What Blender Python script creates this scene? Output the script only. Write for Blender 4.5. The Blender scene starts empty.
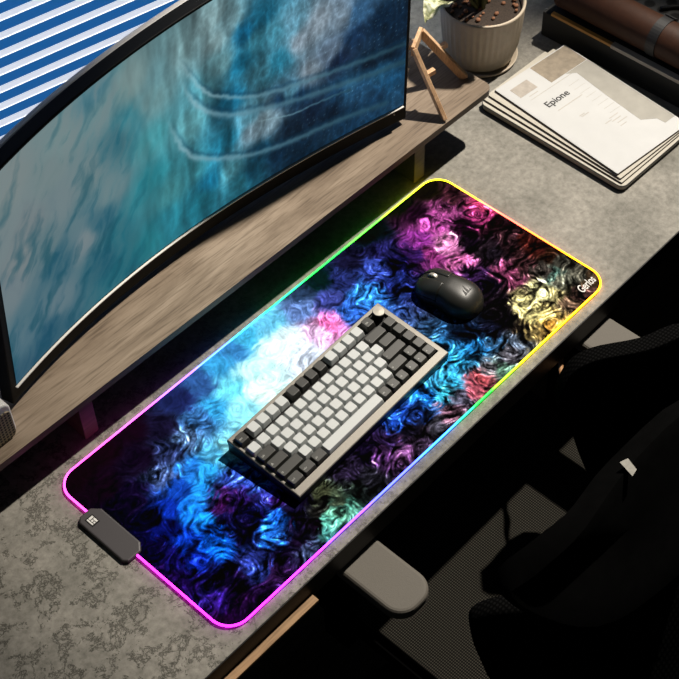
import bpy, bmesh, math, random
import numpy as np
from mathutils import Vector, Matrix, Euler

random.seed(7)
PI = math.pi
Z0 = 0.75                      # desk top above the floor
SC = bpy.context.scene
C = SC.collection

# ------------------------------------------------------------------ helpers
def lin(c):
    c = c / 255.0
    return c / 12.92 if c <= 0.04045 else ((c + 0.055) / 1.055) ** 2.4

def L3(r, g, b):
    return (lin(r), lin(g), lin(b), 1.0)

def obj(name, data, mat=None, parent=None, loc=(0, 0, 0), rot=(0, 0, 0), bevel=0, seg=2, smooth=False):
    if isinstance(data, bmesh.types.BMesh):
        me = bpy.data.meshes.new(name)
        bmesh.ops.recalc_face_normals(data, faces=data.faces)
        data.to_mesh(me)
        data.free()
    else:
        me = data
    o = bpy.data.objects.new(name, me)
    C.objects.link(o)
    o.location = loc
    o.rotation_euler = rot
    if parent:
        o.parent = parent
    if mat and not me.materials:
        me.materials.append(mat)
    if smooth:
        for p in me.polygons:
            p.use_smooth = True
    if bevel:
        m = o.modifiers.new('bevel', 'BEVEL')
        m.width = bevel
        m.segments = seg
        m.limit_method = 'ANGLE'
        m.angle_limit = math.radians(40)
    return o

def tag(o, label, cat, group=None):
    o['label'] = label
    o['category'] = cat
    if group:
        o['group'] = group
    return o

def thing(name, label, cat, loc=(0, 0, 0), rotz=0, group=None):
    o = bpy.data.objects.new(name, None)
    o.empty_display_size = 0.05
    C.objects.link(o)
    o.location = loc
    o.rotation_euler = (0, 0, rotz)
    return tag(o, label, cat, group)

def struct(o):
    o['kind'] = 'structure'
    return o

def B():
    return bmesh.new()

def box(bm, x0, x1, y0, y1, z0, z1):
    v = [bm.verts.new(p) for p in ((x0, y0, z0), (x1, y0, z0), (x1, y1, z0), (x0, y1, z0),
                                   (x0, y0, z1), (x1, y0, z1), (x1, y1, z1), (x0, y1, z1))]
    for f in ((3, 2, 1, 0), (4, 5, 6, 7), (0, 1, 5, 4), (1, 2, 6, 5), (2, 3, 7, 6), (3, 0, 4, 7)):
        bm.faces.new([v[i] for i in f])
    return bm

def bar(bm, a, b, w, h, up=(0, 0, 1)):
    a = Vector(a); b = Vector(b)
    d = (b - a).normalized()
    s = d.cross(Vector(up)).normalized()
    u = s.cross(d).normalized()
    ring = []
    for p in (a, b):
        ring.append([bm.verts.new(p + s * (i * w / 2) + u * (j * h / 2)) for i, j in ((-1, -1), (1, -1), (1, 1), (-1, 1))])
    bm.faces.new(ring[0][::-1]); bm.faces.new(ring[1])
    for i in range(4):
        k = (i + 1) % 4
        bm.faces.new((ring[0][i], ring[0][k], ring[1][k], ring[1][i]))
    return bm

def tube(bm, pts, r, n=10, closed=False):
    pts = [Vector(p) for p in pts]
    m = len(pts)
    rings = []
    up = None
    for i, p in enumerate(pts):
        if closed:
            d = pts[(i + 1) % m] - pts[i - 1]
        else:
            d = pts[min(i + 1, m - 1)] - pts[max(i - 1, 0)]
        d.normalize()
        if up is None:
            up = Vector((0, 0, 1)) if abs(d.z) < 0.9 else Vector((0, 1, 0))
        s = d.cross(up).normalized()
        up = s.cross(d).normalized()
        rr = r[i] if isinstance(r, (list, tuple)) else r
        rings.append([bm.verts.new(p + s * math.cos(2 * PI * k / n) * rr + up * math.sin(2 * PI * k / n) * rr) for k in range(n)])
    for i in range(m if closed else m - 1):
        a = rings[i]; b = rings[(i + 1) % m]
        for k in range(n):
            j = (k + 1) % n
            bm.faces.new((a[k], a[j], b[j], b[k]))
    if not closed:
        bm.faces.new(rings[0][::-1]); bm.faces.new(rings[-1])
    return rings

def lathe(bm, prof, n=48, c=(0, 0)):
    rings = []
    for r, z in prof:
        if r < 1e-6:
            rings.append([bm.verts.new((c[0], c[1], z))])
        else:
            rings.append([bm.verts.new((c[0] + r * math.cos(2 * PI * k / n), c[1] + r * math.sin(2 * PI * k / n), z)) for k in range(n)])
    for a, b in zip(rings[:-1], rings[1:]):
        for k in range(n):
            j = (k + 1) % n
            if len(a) == 1 and len(b) == 1:
                continue
            if len(a) == 1:
                bm.faces.new((a[0], b[k], b[j]))
            elif len(b) == 1:
                bm.faces.new((a[k], a[j], b[0]))
            else:
                bm.faces.new((a[k], a[j], b[j], b[k]))
    return bm

def prism(bm, pts, z0, z1):
    lo = [bm.verts.new((p[0], p[1], z0)) for p in pts]
    hi = [bm.verts.new((p[0], p[1], z1)) for p in pts]
    bm.faces.new(lo[::-1]); bm.faces.new(hi)
    n = len(pts)
    for i in range(n):
        j = (i + 1) % n
        bm.faces.new((lo[i], lo[j], hi[j], hi[i]))
    return bm

def rrect(x0, x1, y0, y1, r, n=8):
    out = []
    for cx, cy, a0 in ((x1 - r, y1 - r, 0), (x0 + r, y1 - r, 90), (x0 + r, y0 + r, 180), (x1 - r, y0 + r, 270)):
        for k in range(n + 1):
            a = math.radians(a0 + 90 * k / n)
            out.append((cx + r * math.cos(a), cy + r * math.sin(a)))
    return out

def text_mesh(body, size, depth=0.0002, shear=0.0, offset=0.0, spacing=1.0):
    cu = bpy.data.curves.new('lettering', 'FONT')
    cu.body = body
    cu.size = size
    cu.extrude = depth
    cu.shear = shear
    cu.offset = offset
    cu.space_character = spacing
    cu.align_x = 'LEFT'
    t = bpy.data.objects.new('lettering', cu)
    C.objects.link(t)
    dg = bpy.context.evaluated_depsgraph_get()
    dg.update()
    me = bpy.data.meshes.new_from_object(t.evaluated_get(dg))
    bpy.data.objects.remove(t)
    bpy.data.curves.remove(cu)
    me.materials.clear()
    return me

# ------------------------------------------------------------------ procedural noise for printed artwork
def _hash(ix, iy, seed):
    h = (ix.astype(np.int64) * 374761393 + iy.astype(np.int64) * 668265263 + seed * 974634777) & 0xffffffff
    h = ((h ^ (h >> 13)) * 1274126177) & 0xffffffff
    h = (h ^ (h >> 16)) & 0xffffffff
    return h.astype(np.float64) / 4294967295.0

def vnoise(x, y, seed=0):
    ix = np.floor(x); iy = np.floor(y)
    fx = x - ix; fy = y - iy
    def g(dx, dy):
        a = _hash(ix + dx, iy + dy, seed) * 2 * PI
        return np.cos(a) * (fx - dx) + np.sin(a) * (fy - dy)
    u = fx ** 3 * (fx * (fx * 6 - 15) + 10); v = fy ** 3 * (fy * (fy * 6 - 15) + 10)
    return ((g(0, 0) * (1 - u) + g(1, 0) * u) * (1 - v) + (g(0, 1) * (1 - u) + g(1, 1) * u) * v) * 1.5

def fbm(x, y, o=4, seed=0, gain=0.5):
    s = 0; a = 1; t = 0
    for i in range(o):
        s = s + a * vnoise(x * 2 ** i, y * 2 ** i, seed + i * 17)
        t += a; a *= gain
    return s / t

def ridged(x, y, o=4, seed=0, gain=0.55):
    s = 0; a = 1; t = 0
    for i in range(o):
        n = 1 - np.abs(vnoise(x * 2 ** i, y * 2 ** i, seed + i * 31))
        s = s + a * n * n
        t += a; a *= gain
    return s / t

def paint(px, py, table, soft, power):
    cols = np.zeros((len(px), table.shape[1] - 2)); W = np.zeros(len(px))
    for row in table:
        d2 = (px - row[0]) ** 2 + (py - row[1]) ** 2
        w = 1.0 / (d2 + soft * soft) ** power
        W += w
        cols += w[:, None] * row[None, 2:]
    return cols / W[:, None]

def srgb2lin(a):
    a = np.clip(a, 0, 1)
    return np.where(a <= 0.04045, a / 12.92, ((a + 0.055) / 1.055) ** 2.4)

def set_colors(me, rgb, name='art'):
    at = me.color_attributes.new(name, 'FLOAT_COLOR', 'POINT')
    buf = np.ones((len(me.vertices), 4), dtype=np.float32)
    buf[:, :3] = rgb
    at.data.foreach_set('color', buf.ravel())

LED = 7.0
SCREEN = 0.80
KEY = 780.0
SLAT_FILL = 4.0
WORLD = 0.02
# leaves in plant coordinates (pot centre, pot base): base, tip, half width; the high ones unseen, added to shade shelf and desk
LEAVES = [((-0.085, 0.005, 0.15), (-0.163, -0.012, 0.168), 0.026), ((-0.03, 0.03, 0.135), (-0.1, 0.035, 0.165), 0.022), ((-0.009, -0.019, 0.361), (0.024, 0.065, 0.372), 0.038), ((-0.027, -0.038, 0.363), (-0.042, -0.127, 0.345), 0.042), ((0.109, 0.05, 0.342), (0.199, 0.038, 0.323), 0.037), ((0.01, 0.042, 0.317), (-0.001, 0.131, 0.327), 0.039), ((-0.047, -0.039, 0.289), (-0.041, -0.128, 0.314), 0.033), ((-0.042, -0.036, 0.276), (-0.06, -0.124, 0.267), 0.038), ((0.095, 0.006, 0.28), (0.15, 0.077, 0.272), 0.035), ((-0.062, 0.059, 0.359), (-0.092, 0.144, 0.351), 0.039), ((-0.047, 0.021, 0.266), (-0.095, 0.097, 0.279), 0.041), ((0.023, 0.042, 0.338), (0.11, 0.063, 0.32), 0.032), ((0.094, 0.064, 0.362), (0.183, 0.046, 0.38), 0.037), ((0.068, 0.06, 0.332), (0.11, 0.139, 0.36), 0.041), ((0.012, 0.021, 0.362), (-0.054, 0.082, 0.367), 0.04), ((0.08, 0.023, 0.326), (0.17, 0.029, 0.341), 0.038), ((-0.053, 0.044, 0.362), (-0.143, 0.038, 0.386), 0.036), ((0.054, -0.002, 0.321), (0.123, 0.057, 0.306), 0.04), ((-0.075, 0.007, 0.307), (-0.15, 0.058, 0.329), 0.037), ((0.015, 0.082, 0.294), (0.094, 0.126, 0.292), 0.039), ((0.072, 0.077, 0.354), (0.145, 0.129, 0.369), 0.035), ((-0.039, 0.023, 0.346), (-0.125, -0.005, 0.368), 0.042), ((-0.009, -0.007, 0.304), (0.003, 0.082, 0.334), 0.042), ((0.045, -0.002, 0.308), (0.117, 0.053, 0.29), 0.033), ((-0.063, 0.03, 0.304), (-0.152, 0.047, 0.324), 0.04), ((0.109, 0.038, 0.292), (0.195, 0.064, 0.282), 0.032), ((-0.008, 0.018, 0.284), (0.035, 0.097, 0.285), 0.039), ((-0.005, 0.003, 0.334), (0.059, 0.067, 0.362), 0.041), ((-0.083, 0.064, 0.341), (-0.109, 0.15, 0.348), 0.038), ((0.067, 0.041, 0.327), (0.157, 0.042, 0.361), 0.042), ((0.074, 0.021, 0.284), (0.164, 0.025, 0.315), 0.041), ((-0.035, 0.052, 0.364), (-0.088, 0.125, 0.379), 0.034), ((-0.012, 0.022, 0.312), (0.075, -0.001, 0.351), 0.037), ((-0.003, 0.032, 0.316), (-0.01, 0.122, 0.338), 0.033), ((-0.01, 0.006, 0.268), (0.039, -0.069, 0.304), 0.033), ((-0.024, 0.017, 0.32), (-0.102, 0.061, 0.351), 0.038)]

MAT_PAINT = """-372,162,30,14,26,.2;-321,167,32,14,28,.2;-270,162,34,16,34,.2;-365,117,28,14,30,.3;-295,113,30,20,44,.3;-349,75,26,18,48,.5;-383,66,18,12,34,.5;-352,31,14,12,40,.6;-242,130,34,30,60,.3;-187,148,40,50,100,.2;-149,146,60,100,160,.2;-256,95,50,60,100,.6;-289,69,80,100,150,.8;-230,92,90,120,165,.8;-192,101,70,120,180,.5;-166,98,70,170,230,.3;-127,107,120,215,245,.2;-82,112,190,245,255,.15;-37,116,210,250,255,.15;-105,151,70,160,215,.2;-48,157,80,180,225,.2;-71,154,70,140,200,.2;4,156,110,190,230,.2;-4,107,215,240,255,.2;-98,75,220,250,255,.2;-142,71,150,225,250,.2;48,136,110,140,200,.3;40,87,220,190,235,.4;53,87,235,130,200,.5;92,116,70,80,150,.4;69,157,50,70,100,.3;97,81,60,110,200,.6;134,84,60,130,210,.7;-11,60,210,225,250,.3;131,132,45,55,110,.5;171,149,30,30,60,.4;111,155,14,40,40,.2;230,161,8,22,20,.2;310,169,20,26,14,.2;366,155,26,24,16,.2;309,137,40,20,40,.4;217,128,40,40,90,.6;182,106,60,80,160,.7;187,70,30,40,90,.9;214,85,18,18,50,.9;245,81,50,30,80,.6;274,96,130,60,140,.4;308,105,175,90,165,.5;335,107,150,80,140,.7;354,103,110,60,100,.8;292,60,205,140,190,.5;260,64,130,60,120,.5;379,124,60,35,45,.7;345,64,30,12,28,1;377,61,130,55,100,.9;395,66,170,70,110,.8;381,24,24,14,18,1;317,31,20,14,24,1;285,14,170,100,150,.8;275,-14,60,40,80,.9;319,13,30,24,30,1;326,-11,30,26,34,1;366,-8,50,34,40,1;313,-41,110,60,90,.8;302,-60,100,55,80,.8;274,-44,16,14,24,1;261,-74,20,16,22,1;336,-52,60,40,45,.9;378,-38,50,24,22,.9;382,-73,40,26,20,.9;353,-87,70,66,64,1;386,-99,60,60,56,.9;352,-116,90,92,84,.9;355,-104,90,120,115,.9;375,-127,80,80,74,.9;382,-150,60,50,40,.6;353,-162,80,60,60,.9;330,-151,90,76,66,1;323,-129,150,145,110,.9;316,-106,190,190,150,.8;278,-107,205,200,150,.7;268,-125,180,175,130,.8;275,-148,170,160,110,.9;250,-148,110,100,70,.9;272,-159,190,150,80,.7;235,-132,30,26,24,1;236,-104,14,12,16,1;206,-99,20,22,36,1;179,-83,20,30,50,1;174,-106,40,100,150,.9;134,-103,60,150,200,.8;158,-101,50,130,190,.8;194,-128,60,90,120,.9;216,-138,70,80,95,.9;189,-151,90,90,100,.9;148,-146,110,110,120,.9;113,-148,140,80,95,.8;125,-147,170,90,100,.7;158,-157,90,120,110,.8;101,-121,60,150,190,.8;71,-127,70,170,200,.8;50,-117,40,110,190,.9;85,-143,90,90,110,.9;53,-152,130,100,120,.9;26,-156,60,60,70,.9;21,-124,30,50,100,.9;-4,-109,40,80,170,.9;-8,-131,24,22,34,1;11,-151,40,36,46,1;-39,-121,40,30,60,1;-43,-143,100,70,110,.9;-63,-133,90,60,110,.9;-77,-118,24,18,40,1;-18,-158,60,50,70,.9;-113,-114,40,34,54,1;-107,-145,40,40,50,1;-128,-146,20,24,24,1;-158,-137,60,70,60,.9;-180,-148,130,200,180,.6;-190,-149,110,190,180,.6;-160,-147,90,150,140,.7;-166,-116,70,76,60,.8;-188,-128,30,30,30,.9;-209,-139,24,16,30,.9;-242,-161,60,70,100,.8;-207,-164,90,160,160,.6;-240,-140,24,16,36,1;-226,-109,26,18,40,1;-279,-142,30,20,50,1;-194,-97,20,16,36,1;-212,-77,50,30,90,.9;-210,-55,60,70,160,.9;-206,-36,60,110,210,.9;-214,-21,70,100,200,.9;-230,-8,60,90,190,.9;-240,-94,40,110,220,.8;-253,-102,50,130,240,.8;-253,-79,20,16,60,1;-249,-36,40,26,80,1;-272,-22,70,30,90,.9;-257,-15,70,40,100,.9;-284,-44,24,20,60,1;-277,-75,16,12,36,1;-304,-45,20,80,180,.8;-320,-62,24,100,210,.8;-302,-24,40,150,250,.4;-305,2,40,140,250,.3;-274,16,50,160,250,.3;-247,34,60,170,245,.3;-256,45,50,130,220,.3;-220,42,100,190,240,.3;-200,33,150,220,240,.3;-292,36,30,80,180,.3;-323,23,24,60,170,.4;-349,4,20,30,110,.5;-337,-32,24,70,190,.6;-354,-59,24,50,160,.7;-372,-39,24,20,80,.8;-378,2,18,14,50,.7;-401,-52,34,18,70,.8;-388,-76,36,20,80,.9;-372,-106,30,24,80,.9;-378,-131,50,30,110,.8;-348,-110,22,14,44,1;-330,-119,24,16,44,1;-297,-122,40,50,110,.9;-312,-128,60,80,170,.8;-356,-145,34,16,50,.9;-389,-151,44,14,60,.6;-324,-159,36,20,56,.9;-295,-158,50,30,70,.8"""
SCREEN_PAINT = """0.060,0.918,130,145,145;0.181,0.887,120,150,152;0.277,0.871,110,150,155;0.349,0.897,120,155,155;0.466,0.875,110,150,155;0.537,0.918,120,155,160;0.092,0.680,120,135,140;0.056,0.556,125,138,142;0.165,0.642,110,135,142;0.241,0.656,110,140,145;0.151,0.804,115,140,142;0.024,0.474,110,130,140;0.063,0.287,60,110,130;0.029,0.197,70,115,135;0.030,0.024,30,85,115;0.103,0.090,20,85,115;0.136,0.188,90,125,140;0.148,0.377,30,95,120;0.120,0.532,90,125,135;0.212,0.363,120,140,148;0.253,0.418,30,100,125;0.282,0.494,100,140,148;0.304,0.696,35,110,130;0.259,0.981,80,135,150;0.242,0.202,20,95,120;0.297,0.267,25,115,135;0.350,0.334,40,140,155;0.378,0.394,35,145,160;0.385,0.578,60,150,160;0.342,0.732,55,140,155;0.391,0.753,110,160,165;0.418,0.849,100,150,158;0.288,0.065,20,110,130;0.367,0.096,25,130,145;0.419,0.121,30,130,150;0.423,0.273,60,150,160;0.474,0.302,50,140,155;0.480,0.540,80,150,160;0.507,0.646,70,145,160;0.556,0.721,95,150,160;0.546,0.821,120,155,160;0.582,0.866,110,155,165;0.602,0.666,15,105,140;0.615,0.785,10,95,135;0.576,0.512,15,100,135;0.561,0.335,20,110,140;0.521,0.183,10,90,120;0.494,0.114,20,110,130;0.638,0.715,50,135,160;0.655,0.807,20,110,145;0.684,0.708,60,140,165;0.695,0.559,30,120,150;0.719,0.715,90,150,175;0.653,0.561,60,140,165;0.743,0.599,130,150,165;0.789,0.642,135,155,170;0.766,0.431,125,145,160;0.719,0.388,70,130,155;0.836,0.616,120,145,165;0.814,0.476,100,125,150;0.883,0.592,50,100,145;0.873,0.485,20,50,85;0.838,0.401,20,40,70;0.932,0.497,10,35,60;0.959,0.324,10,30,50;0.911,0.324,12,32,52;0.980,0.449,12,36,60;0.622,0.405,70,130,150;0.670,0.296,110,140,155;0.694,0.367,20,50,80;0.742,0.335,15,45,75;0.767,0.231,15,35,60;0.718,0.211,15,35,55;0.839,0.250,20,60,95;0.936,0.247,30,90,130;0.863,0.249,40,100,140;0.816,0.174,10,30,50;0.742,0.155,12,32,52;0.693,0.111,10,40,65;0.644,0.173,12,60,85;0.633,0.291,110,140,155;0.658,0.336,110,140,152;0.619,0.100,12,70,95;0.594,0.081,30,110,130;0.570,0.167,60,130,145;0.742,0.049,10,36,58;0.888,0.196,30,80,120;0.962,0.168,20,75,115;0.926,0.102,20,60,95;0.975,0.075,25,70,105;0.865,0.090,15,50,80"""
SCREEN_LINES = [
    ('d', [(0.454, 0.868), (0.519, 0.631), (0.588, 0.52), (0.659, 0.448), (0.766, 0.392), (0.886, 0.35), (0.995, 0.327)]),
    ('l', [(0.462, 0.748), (0.494, 0.607), (0.54, 0.5), (0.599, 0.425), (0.718, 0.338), (0.863, 0.274), (0.997, 0.235)]),
    ('l', [(0.423, 0.641), (0.465, 0.416), (0.523, 0.299), (0.62, 0.189), (0.718, 0.133), (0.84, 0.103), (0.951, 0.064)]),
    ('t', [(0.634, 0.341), (0.718, 0.273), (0.791, 0.254), (0.864, 0.233)]),
]


# ------------------------------------------------------------------ materials
def new_mat(name):
    m = bpy.data.materials.new(name)
    m.use_nodes = True
    return m, m.node_tree.nodes, m.node_tree.links, m.node_tree.nodes['Principled BSDF']

def plain(name, col, rough=0.5, metal=0.0, spec=0.5, noise=0.0, nscale=60.0, bump=0.0):
    m, N, K, p = new_mat(name)
    p.inputs['Base Color'].default_value = col
    p.inputs['Roughness'].default_value = rough
    p.inputs['Metallic'].default_value = metal
    p.inputs['Specular IOR Level'].default_value = spec
    tc = N.new('ShaderNodeTexCoord')
    nz = N.new('ShaderNodeTexNoise')
    nz.inputs['Scale'].default_value = nscale
    nz.inputs['Detail'].default_value = 4
    K.new(tc.outputs['Object'], nz.inputs['Vector'])
    if noise:
        mx = N.new('ShaderNodeMix'); mx.data_type = 'RGBA'
        mx.inputs[6].default_value = tuple(c * (1 - noise) for c in col[:3]) + (1,)
        mx.inputs[7].default_value = tuple(min(1, c * (1 + noise)) for c in col[:3]) + (1,)
        K.new(nz.outputs['Fac'], mx.inputs[0])
        K.new(mx.outputs[2], p.inputs['Base Color'])
    if bump:
        b = N.new('ShaderNodeBump')
        b.inputs['Strength'].default_value = bump
        b.inputs['Distance'].default_value = 0.001
        K.new(nz.outputs['Fac'], b.inputs['Height'])
        K.new(b.outputs['Normal'], p.inputs['Normal'])
    return m

def emit(name, col, strength, base=(0, 0, 0, 1)):
    m, N, K, p = new_mat(name)
    p.inputs['Base Color'].default_value = base
    p.inputs['Emission Color'].default_value = col
    p.inputs['Emission Strength'].default_value = strength
    return m

def attr_mat(name, emission, strength, rough, base_mul=1.0, spec=0.3):
    m, N, K, p = new_mat(name)
    a = N.new('ShaderNodeVertexColor'); a.layer_name = 'art'
    p.inputs['Roughness'].default_value = rough
    p.inputs['Specular IOR Level'].default_value = spec
    if emission:
        p.inputs['Base Color'].default_value = (0.004, 0.004, 0.004, 1)
        K.new(a.outputs['Color'], p.inputs['Emission Color'])
        p.inputs['Emission Strength'].default_value = strength
    else:
        K.new(a.outputs['Color'], p.inputs['Base Color'])
    return m

def ramp(N, stops):
    r = N.new('ShaderNodeValToRGB')
    e = r.color_ramp.elements
    while len(e) < len(stops):
        e.new(0.5)
    for el, (pos, col) in zip(e, stops):
        el.position = pos; el.color = col
    return r

def concrete():
    m, N, K, p = new_mat('mottled_concrete')
    tc = N.new('ShaderNodeTexCoord')
    n1 = N.new('ShaderNodeTexNoise'); n1.inputs['Scale'].default_value = 7; n1.inputs['Detail'].default_value = 8; n1.inputs['Roughness'].default_value = 0.62
    n2 = N.new('ShaderNodeTexNoise'); n2.inputs['Scale'].default_value = 95; n2.inputs['Detail'].default_value = 6; n2.inputs['Roughness'].default_value = 0.65
    n3 = N.new('ShaderNodeTexNoise'); n3.inputs['Scale'].default_value = 26; n3.inputs['Detail'].default_value = 9; n3.inputs['Roughness'].default_value = 0.78; n3.inputs['Distortion'].default_value = 0.25
    for n in (n1, n2, n3):
        K.new(tc.outputs['Object'], n.inputs['Vector'])
    r1 = ramp(N, [(0.3, (0.13, 0.125, 0.108, 1)), (0.5, (0.215, 0.205, 0.180, 1)), (0.72, (0.29, 0.272, 0.24, 1))])
    K.new(n1.outputs['Fac'], r1.inputs['Fac'])
    r2 = ramp(N, [(0.30, (0.66, 0.66, 0.65, 1)), (0.66, (1.12, 1.12, 1.12, 1))])
    K.new(n2.outputs['Fac'], r2.inputs['Fac'])
    # thin dark pits and cracks: narrow band of a noise field, stronger toward the left end of the desk
    r3 = ramp(N, [(0.415, (1, 1, 1, 1)), (0.452, (0.12, 0.12, 0.10, 1)), (0.485, (1, 1, 1, 1))])
    K.new(n3.outputs['Fac'], r3.inputs['Fac'])
    sx = N.new('ShaderNodeSeparateXYZ'); K.new(tc.outputs['Object'], sx.inputs[0])
    mr = N.new('ShaderNodeMapRange'); K.new(sx.outputs['X'], mr.inputs['Value'])
    mr.inputs['From Min'].default_value = 0.3; mr.inputs['From Max'].default_value = -0.5
    mr.inputs['To Min'].default_value = 0.12; mr.inputs['To Max'].default_value = 1.0
    mu1 = N.new('ShaderNodeMix'); mu1.data_type = 'RGBA'; mu1.blend_type = 'MULTIPLY'; mu1.inputs[0].default_value = 1
    K.new(r1.outputs['Color'], mu1.inputs[6]); K.new(r2.outputs['Color'], mu1.inputs[7])
    mu2 = N.new('ShaderNodeMix'); mu2.data_type = 'RGBA'; mu2.blend_type = 'MULTIPLY'
    K.new(mr.outputs['Result'], mu2.inputs[0])
    K.new(mu1.outputs[2], mu2.inputs[6]); K.new(r3.outputs['Color'], mu2.inputs[7])
    K.new(mu2.outputs[2], p.inputs['Base Color'])
    p.inputs['Roughness'].default_value = 0.7
    p.inputs['Specular IOR Level'].default_value = 0.2
    b = N.new('ShaderNodeBump'); b.inputs['Strength'].default_value = 0.25; b.inputs['Distance'].default_value = 0.002
    K.new(n2.outputs['Fac'], b.inputs['Height']); K.new(b.outputs['Normal'], p.inputs['Normal'])
    return m

def wood(name, dark, mid, light, axis=0, scale=1.0, rough=0.5):
    m, N, K, p = new_mat(name)
    tc = N.new('ShaderNodeTexCoord'); mp = N.new('ShaderNodeMapping')
    s = [14 * scale] * 3; s[axis] = 3.0 * scale
    mp.inputs['Scale'].default_value = s
    K.new(tc.outputs['Object'], mp.inputs['Vector'])
    n = N.new('ShaderNodeTexNoise'); n.inputs['Scale'].default_value = 1.0; n.inputs['Detail'].default_value = 6; n.inputs['Roughness'].default_value = 0.6; n.inputs['Distortion'].default_value = 1.6
    K.new(mp.outputs['Vector'], n.inputs['Vector'])
    mp2 = N.new('ShaderNodeMapping'); s2 = [330 * scale] * 3; s2[axis] = 18 * scale
    mp2.inputs['Scale'].default_value = s2
    K.new(tc.outputs['Object'], mp2.inputs['Vector'])
    f = N.new('ShaderNodeTexNoise'); f.inputs['Scale'].default_value = 1.0; f.inputs['Detail'].default_value = 3
    K.new(mp2.outputs['Vector'], f.inputs['Vector'])
    r = ramp(N, [(0.3, dark), (0.5, mid), (0.68, light)])
    K.new(n.outputs['Fac'], r.inputs['Fac'])
    r2 = ramp(N, [(0.33, (0.66, 0.64, 0.62, 1)), (0.52, (1.05, 1.05, 1.05, 1))])
    K.new(f.outputs['Fac'], r2.inputs['Fac'])
    mu = N.new('ShaderNodeMix'); mu.data_type = 'RGBA'; mu.blend_type = 'MULTIPLY'; mu.inputs[0].default_value = 1
    K.new(r.outputs['Color'], mu.inputs[6]); K.new(r2.outputs['Color'], mu.inputs[7])
    K.new(mu.outputs[2], p.inputs['Base Color'])
    p.inputs['Roughness'].default_value = rough
    p.inputs['Specular IOR Level'].default_value = 0.0 if rough > 0.9 else 0.3
    return m

def mesh_fabric(name, dark, light, pitch=0.0032, axis='X'):
    m, N, K, p = new_mat(name)
    tc = N.new('ShaderNodeTexCoord')
    w = N.new('ShaderNodeTexWave'); w.wave_type = 'BANDS'; w.bands_direction = axis
    w.inputs['Scale'].default_value = 2 * PI / (20 * pitch) ; w.inputs['Distortion'].default_value = 0.3
    w2 = N.new('ShaderNodeTexWave'); w2.bands_direction = 'Y' if axis == 'X' else 'X'
    w2.inputs['Scale'].default_value = 2 * PI / (20 * pitch * 0.8)
    K.new(tc.outputs['Object'], w.inputs['Vector']); K.new(tc.outputs['Object'], w2.inputs['Vector'])
    ml = N.new('ShaderNodeMath'); ml.operation = 'MULTIPLY'
    K.new(w.outputs['Fac'], ml.inputs[0]); K.new(w2.outputs['Fac'], ml.inputs[1])
    r = ramp(N, [(0.1, dark), (0.6, light)])
    K.new(ml.outputs[0], r.inputs['Fac'])
    K.new(r.outputs['Color'], p.inputs['Base Color'])
    p.inputs['Roughness'].default_value = 0.9
    p.inputs['Specular IOR Level'].default_value = 0.0
    return m

def dots_mat(name, ground, hole, pitch):
    m, N, K, p = new_mat(name)
    tc = N.new('ShaderNodeTexCoord')
    v = N.new('ShaderNodeTexVoronoi'); v.feature = 'F1'; v.voronoi_dimensions = '2D'; v.inputs['Randomness'].default_value = 0.0
    v.inputs['Scale'].default_value = 1 / pitch
    K.new(tc.outputs['Object'], v.inputs['Vector'])
    r = ramp(N, [(0.30, hole), (0.42, ground)])
    K.new(v.outputs['Distance'], r.inputs['Fac'])
    K.new(r.outputs['Color'], p.inputs['Base Color'])
    p.inputs['Roughness'].default_value = 0.6
    return m

M = {}
M['concrete'] = concrete()
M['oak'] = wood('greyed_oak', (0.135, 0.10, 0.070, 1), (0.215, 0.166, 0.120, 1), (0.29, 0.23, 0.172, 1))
M['oak_shaded'] = wood('oak_shaded', (0.05, 0.035, 0.025, 1), (0.08, 0.06, 0.042, 1), (0.12, 0.09, 0.065, 1))  # unlit edge shade put into a darker copy of the oak
M['easel_wood'] = wood('easel_beech', (0.36, 0.21, 0.11, 1), (0.52, 0.33, 0.19, 1), (0.6, 0.4, 0.24, 1), axis=2, scale=2)
M['rail_wood'] = wood('rail_pine', (0.2, 0.12, 0.06, 1), (0.3, 0.18, 0.09, 1), (0.36, 0.23, 0.12, 1))
M['floor'] = wood('floor_boards', (0.008, 0.006, 0.004, 1), (0.013, 0.010, 0.006, 1), (0.018, 0.014, 0.009, 1), scale=0.5, rough=0.95)
M['black'] = plain('black_plastic', (0.007, 0.007, 0.007, 1), 0.5, spec=0.2, noise=0.3, nscale=200)
M['bezel'] = plain('bezel_black', (0.005, 0.0055, 0.0055, 1), 0.6, spec=0.12, noise=0.3)
M['case_top'] = plain('keyboard_warm_grey', (0.17, 0.158, 0.138, 1), 0.42, metal=0.4, noise=0.12, nscale=300)
M['case_side'] = plain('keyboard_black_side', (0.008, 0.008, 0.008, 1), 0.4, noise=0.2)
M['key_light'] = plain('keycap_light_grey', (0.43, 0.45, 0.45, 1), 0.5, noise=0.03, nscale=500)
M['key_dark'] = plain('keycap_dark_grey', (0.030, 0.030, 0.027, 1), 0.33, noise=0.1, nscale=500)
M['legend'] = plain('legend_print', (0.38, 0.38, 0.36, 1), 0.5, noise=0.05)
M['knob'] = plain('knob_metal', (0.34, 0.32, 0.28, 1), 0.35, metal=0.3, noise=0.05)
M['mouse'] = plain('mouse_black', (0.016, 0.016, 0.014, 1), 0.40, noise=0.15, nscale=900, bump=0.08)
M['mouse_logo'] = plain('mouse_logo_black', (0.002, 0.002, 0.002, 1), 0.6, noise=0.1)
M['paper'] = plain('paper_white', (0.42, 0.425, 0.425, 1), 0.7, noise=0.07, nscale=30)
M['page_edge'] = plain('page_edges', (0.40, 0.375, 0.32, 1), 0.8, noise=0.15, nscale=400)
M['cover_brown'] = plain('booklet_brown_edge', (0.045, 0.028, 0.018, 1), 0.7, noise=0.2)
M['cover_black'] = plain('notebook_black', (0.018, 0.018, 0.018, 1), 0.5, noise=0.3)
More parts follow.
